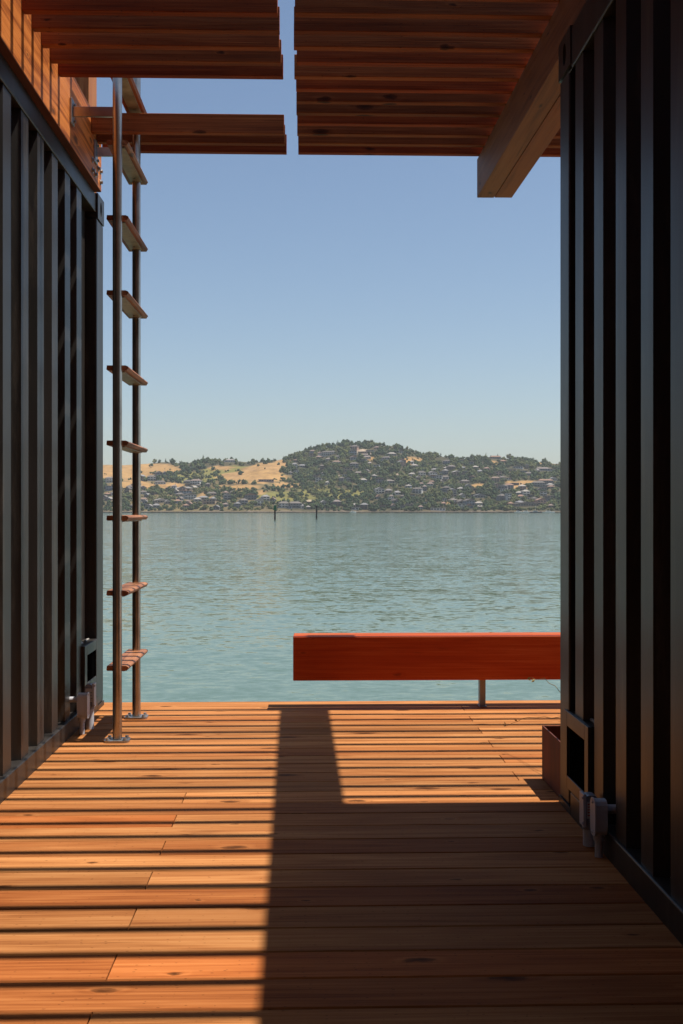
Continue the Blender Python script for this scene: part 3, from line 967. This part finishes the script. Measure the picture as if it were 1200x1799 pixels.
def house_mesh(w, st, var):
    m = MB()
    d = 9.0; h = 2.9 * st
    m.box(-w / 2, w / 2, 0, d, -2.5, h, 0, 0)
    if var % 3 == 0:         # a side wing set forward and lower
        m.box(-w / 2 - w * .28, -w / 2 + .001, 1.5, d - 1, -2.5, h * .7, 0, 0)
        m.box(-w / 2 - w * .31, -w / 2 - .01, 1.0, d - .6, h * .7 + .003, h * .7 + .4, 0, 1)
    ev = .7
    if var % 4 == 1:         # flat roof
        m.box(-w / 2 - ev, w / 2 + ev, -ev, d + ev, h + .003, h + .45, 0, 1)
    elif var % 4 == 2:       # gable to the bay
        for q, (a, c) in enumerate(((-w / 2, 0), (0, w / 2))):
            m.prism([(a - ev * .9, h + .003), (c, h + .003), (c, h + 2.6)] if q == 0 else [(a, h + .003), (c + ev * .9, h + .003), (a, h + 2.6)], 1, -ev, d + ev, 0, 1)
    else:                    # hip roof
        x0, x1, y0, y1 = -w / 2 - ev, w / 2 + ev, -ev, d + ev
        r = d * .42
        m.add([(x0, y0, h), (x1, y0, h), (x1, y1, h), (x0, y1, h), (x0 + r, d / 2, h + 2.2), (x1 - r, d / 2, h + 2.2)],
              [(0, 1, 5, 4), (1, 2, 5), (2, 3, 4, 5), (3, 0, 4), (0, 3, 2, 1)], 0, 1)
        m.box(w * .2, w * .2 + .9, d * .5 + .5, d * .5 + 1.4, h + .5, h + 3.1, 0, 0)
    for s in range(st):
        n = max(2, int(w / 3.2))
        for i in range(n):
            cx = -w / 2 + (i + .5) * w / n
            ww = w / n * (.33 if (i + var) % 3 else .40)
            m.box(cx - ww, cx + ww, -.06, .02, s * 2.9 + .7, s * 2.9 + 2.3, 0, 2)
    if st > 1:
        m.box(-w / 2 + .3, w / 2 - .3, -1.6, -.005, 2.7, 2.9, 0, 0)
    return m
hcache = {}
def place_house(i, h):
    px, py, wpx, colr, st, words = h
    g = ground_at(px, py)
    if g is None: return
    x, y, z = g
    wm = wpx * y / FPX
    key = (round(wm / 3), st, i % 12 if i < 35 else i % 12)
    if key not in hcache:
        o = house_mesh(max(5, round(wm / 3) * 3), st, key[2]).build('hillside_house', [hw_.m, hr.m, hg.m])
        hcache[key] = o
    else:
        o = hcache[key].copy(); COL.objects.link(o)
    o.location = (x, y, z + .3)
    o.rotation_euler = (0, 0, rg.uniform(-.45, .45))
    cc = HCOL[colr]; v = rg.uniform(.85, 1.12)
    o.color = (cc[0] * v, cc[1] * v, cc[2] * v, 1)
    tag(o, words, 'house', 'houses on the hillside across the bay')
for i, h in enumerate(HOUSES):
    place_house(i, h)
hpos = [(h[0], h[1], h[2]) for h in HOUSES]

# skyline trees that the photograph shows one by one: px, size in px, shape index
SKY = [(273, 9, 0), (282, 8, 1), (292, 6, 3), (303, 6, 3), (318, 6, 5), (358, 9, 3), (366, 10, 0), (374, 8, 2), (386, 7, 0), (398, 9, 5), (407, 9, 0), (415, 8, 1), (446, 8, 0), (483, 6, 0),
       (498, 5, 3), (507, 6, 3), (512, 6, 0), (523, 8, 0), (537, 7, 3), (546, 13, 0), (553, 11, 5), (566, 8, 0), (578, 11, 0), (586, 6, 3), (593, 8, 3), (604, 11, 0), (610, 12, 1), (618, 10, 0), (626, 8, 5), (634, 9, 0), (640, 8, 3), (648, 9, 0), (657, 8, 1), (668, 7, 0), (692, 6, 0), (703, 6, 5), (716, 7, 0), (731, 6, 0),
       (745, 6, 0), (775, 6, 3), (784, 6, 0), (845, 9, 2), (855, 8, 3), (864, 7, 0), (876, 7, 3), (897, 12, 0), (902, 9, 1), (911, 7, 2), (916, 8, 2), (938, 6, 0), (960, 12, 0), (968, 7, 5)]
TREES = []
for px, s, k in SKY:
    y = YR_ - 12
    x = (px - 540) / FPX * y
    TREES.append((x, y, terrain(x, y) - .4, s * y / FPX, k, px, 1.0, True))
ct = 0
while ct < 15500:
    # even over the slope's area, then thinned by what grows there
    px = rg.uniform(60, 1110)
    f = rg.random()
    S = sil(px)
    py = 898 - f * (898 - S)
    k = patch(px, py)
    ct += 1
    if k == 1 and rg.random() < .97: continue
    if k == 3 and rg.random() < .9: continue
    if k == 2 and rg.random() < .72: continue
    if 200 < px < 480 and py < 832 and rg.random() < .4: continue
    if px > 620 and noise.noise(Vector((px / 16, py / 5, 9.5))) > .42 and rg.random() < .8: continue
    if px < 515 and py > 834 and rg.random() < .38 + .6 * noise.noise(Vector((px / 22, py / 9, 5.5))): continue
    big = rg.random() ** 1.6
    s = 3.6 + 9.5 * big * (1.0 + .5 * noise.noise(Vector((px / 30, py / 12, 1.5))))
    hide = False
    for q, (a, b_, w_) in enumerate(hpos):
        clear = s * .62 + 1 if q < 35 else s * .62 - 2.6
        if abs(px - a) < w_ / 2 + (1.5 if q < 35 else -1) and 1.0 < py - b_ < clear:   # keep most of the house front in view
            hide = True; break
        if abs(px - a) < w_ / 2 and -4 < py - b_ <= 1.0:
            hide = True; break
    if hide: continue
    g = ground_at(px, py)
    if g is None: continue
    x, y, z = g
    if z < WZ + .8: continue
    kind = rg.choices([0, 1, 2, 3, 4, 5, 6, 7], [20, 20, 6, 5, 14, 20, 12, 3])[0]
    if kind in (4, 6): s *= .8
    if kind == 3: s *= .6
    TREES.append((x, y, z - .2, s * y / FPX, kind, px, f, False))
TREES.sort(key=lambda t: -(t[3] / t[1] + (1 if t[7] else 0)))
tcache = {}
TN = {'round': ('bushy_tree', 'dark rounded tree'), 'flat': ('pine_tree', 'flat topped pine'), 'tall': ('conifer_tree', 'narrow pointed conifer'), 'shrub': ('shrub', 'low wide shrub')}
for t in TREES[:300]:
    x, y, z, s, k, px, f, skyl = t
    if not (150 < px < 1010): pass
    if k not in tcache:
        kn, mb = shapes[k]
        o = mb.build(TN[kn][0], [bark, fm.m]); tcache[k] = o
    else:
        o = tcache[k].copy(); COL.objects.link(o)
    kn = shapes[k][0]
    o.location = (x, y, z); o.scale = (s, s, s * rg.uniform(.9, 1.15)); o.rotation_euler = (0, 0, rg.uniform(0, 6.28))
    place = 'on the skyline' if skyl else zones_y(f)
    siz = s * FPX / y
    tpx, tpy = proj(x, y, z)
    near = min(HOUSES, key=lambda h: math.hypot(h[0] - tpx, (h[1] - tpy) * 1.6))
    dd = near[0] - tpx
    nb = '' if abs(dd) > 25 else ' %s a %s house' % ('left of' if dd > 3 else 'right of' if dd < -3 else 'beside', near[3])
    lab = '%s%s %s %s%s' % ('big ' if siz > 13.5 else 'small ' if siz < 9 else '', TN[kn][1], place, zones_x(px), nb)
    if len(lab.split()) > 16: lab = lab.replace(' dark', '').replace(' straight', '').replace('in the upper slope', 'high up')
    if len(lab.split()) > 16: lab = lab[:len(lab) - len(nb)].replace('dark rounded', 'rounded').replace('in the upper slope', 'high up').replace(' straight', '')
    tag(o, lab, 'tree', 'trees on the hills across the bay')
LITE = [crown_shape(i * 7 + 3, k, True) for i, k in enumerate(KINDS + ['round', 'shrub', 'flat'])]
mass = MB()
for t in TREES[300:]:
    x, y, z, s, k, px, f, skyl = t
    sh = LITE[k]
    a = rg.uniform(0, 6.28); ca_, sa_ = math.cos(a) * s, math.sin(a) * s
    # woods come in patches of like tone
    tn = max(0, min(1, .42 + .75 * nz(x, y, 70, 6.4) + rg.uniform(-.28, .28)))
    b0 = len(mass.v)
    mass.v += [(x + v[0] * ca_ - v[1] * sa_, y + v[0] * sa_ + v[1] * ca_, z + v[2] * s) for v in sh.v]
    for fc, r_, mi in zip(sh.f, sh.r, sh.m):
        mass.f.append(tuple(b0 + q for q in fc)); mass.r.append(max(0, min(1, tn + (r_ - .5) * .3))); mass.m.append(mi); mass.sm.append(False)
me = bpy.data.meshes.new('hillside_woods')
me.from_pydata(mass.v, [], mass.f)
me.materials.append(bark); me.materials.append(fm2.m)
me.polygons.foreach_set('material_index', mass.m)
me.attributes.new('rnd', 'FLOAT', 'FACE').data.foreach_set('value', mass.r)
o = bpy.data.objects.new('hillside_woods', me); COL.objects.link(o)
tag(o, 'mixed woods and scrub covering the hillside between the houses', 'woods', kind='stuff')

# ------------------------------------------------------------------ seawall, boats, channel posts
b = MB()
xs = [-330 + i * 10 for i in range(71)]
for xa, xb in zip(xs[:-1], xs[1:]):
    ya, yb = shore(xa) - 3, shore(xb) - 3
    b.add([(xa, ya, WZ - 1), (xb, yb, WZ - 1), (xb, yb, WZ + 1.6), (xa, ya, WZ + 1.6), (xa, ya + 4, WZ - 1), (xb, yb + 4, WZ - 1), (xb, yb + 4, WZ + 1.6), (xa, ya + 4, WZ + 1.6)],
          [(0, 1, 2, 3), (3, 2, 6, 7), (4, 5, 6, 7)])
o = b.build('seawall', paint('riprap', (.24, .18, .13), .9, .1, scale=.3, var=.4)); tag(o, 'low brown stone seawall along the far shoreline', 'seawall')
hullm = paint('boat_hull_white', (.65, .65, .63), .4, .5, scale=1, var=.05)
darkhull = paint('boat_hull_dark', (.05, .05, .06), .4, .5, scale=1, var=.1)
def boat(px, L, mat, label, mast=False):
    y = shore((px - 540) / FPX * 1390) - 16
    x = (px - 540) / FPX * y
    t = thing('moored_boat', label, 'boat', (x, y, WZ), 'boats moored on the far shore')
    m = MB()
    secs = []
    for i in range(9):
        u = i / 8
        w_ = (1.5 * math.sin(min(1, (1 - u) * 1.6) * math.pi / 2) + .02)
        secs.append([(x + (u - .5) * L, y - w_, WZ + 1.3 + .5 * u * u), (x + (u - .5) * L, y - w_ * .7, WZ - .1), (x + (u - .5) * L, y + w_ * .7, WZ - .1), (x + (u - .5) * L, y + w_, WZ + 1.3 + .5 * u * u)])
    vs = [p for s_ in secs for p in s_]
    fs = []
    for i in range(8):
        for j in range(4):
            fs.append((i * 4 + j, i * 4 + (j + 1) % 4, (i + 1) * 4 + (j + 1) % 4, (i + 1) * 4 + j))
    fs += [(0, 1, 2, 3), (35, 34, 33, 32)]
    m.add(vs, fs)
    m.build('hull', mat, t)
    m = MB()
    m.prism([(x - L * .25, WZ + 1.4), (x + L * .2, WZ + 1.4), (x + L * .12, WZ + 2.7), (x - L * .2, WZ + 2.7)], 1, y - 1, y + 1)
    m.build('cabin', hullm, t)
    m = MB(); m.box(x - L * .17, x + L * .09, y - 1.03, y - 1.005, WZ + 1.8, WZ + 2.4); m.build('window', hg.m, t)
    if mast:
        m = MB(); m.tube([(x, y, WZ + 1.3), (x, y, WZ + 9)], .12, 6); m.build('mast', hullm, t)
boat(912, 9, hullm, 'white motor boat moored at the right of the far shore')
boat(926, 13, hullm, 'larger white cabin boat moored beside the dark one')
boat(943, 14, darkhull, 'dark hulled boat moored at the far right shore', True)
boat(966, 15, hullm, 'long pale boat moored nearest the right container edge')
boat(620, 8, hullm, 'small white boat lying under the wooded hill shore')
def post(px, dpx, hpx, wpx, label, board):
    y = FPX * (EYE - WZ) / dpx
    x = (px - 540) / FPX * y
    t = thing('channel_post', label, 'channel marker', (x, y, WZ), 'channel posts standing in the bay')
    s = y / FPX
    h = hpx * s
    m = MB()
    for k in range(3):
        a = k * 2.1
        m.tube([(x + .20 * math.cos(a), y + .2 * math.sin(a), WZ - 4), (x + .15 * math.cos(a), y + .15 * math.sin(a), WZ + h - k * .15)], wpx * s * .27, 8)
    m.tube([(x, y, WZ + h * .08), (x, y, WZ + h * .14)], wpx * s * .62, 12)
    m.build('pile', M['pile'], t)
    m = MB(); m.tube([(x, y, WZ + h), (x, y, WZ + h + .25)], [.18, .05], 8); m.build('cap', M['weld'], t)
    if board:
        m = MB(); m.box(x - .45, x + .55, y - .50, y - .44, WZ + h * .66, WZ + h * .98); m.build('marker_board', M['green'], t)
post(483, 17, 25.5, 3.0, 'left channel post carrying a small green board', True)
post(556, 15.2, 23.5, 3.0, 'right channel post, bare and slightly thinner', False)

# ------------------------------------------------------------------ haze over the bay
b = MB(); b.box(-1900, 1900, -30, 3200, WZ - 30, 175)
hz = b.build('haze', [])
hmn = bpy.data.materials.new('haze_air'); hmn.use_nodes = True
nt = hmn.node_tree; nt.nodes.remove(nt.nodes['Principled BSDF'])
pv = nt.nodes.new('ShaderNodeVolumePrincipled')
pv.inputs['Color'].default_value = (.86, .93, 1, 1)
pv.inputs['Density'].default_value = .00008
nt.links.new(pv.outputs[0], nt.nodes['Material Output'].inputs['Volume'])
hz.data.materials.append(hmn)
tag(hz, kind='stuff', label='thin pale summer haze over the bay', cat='haze')
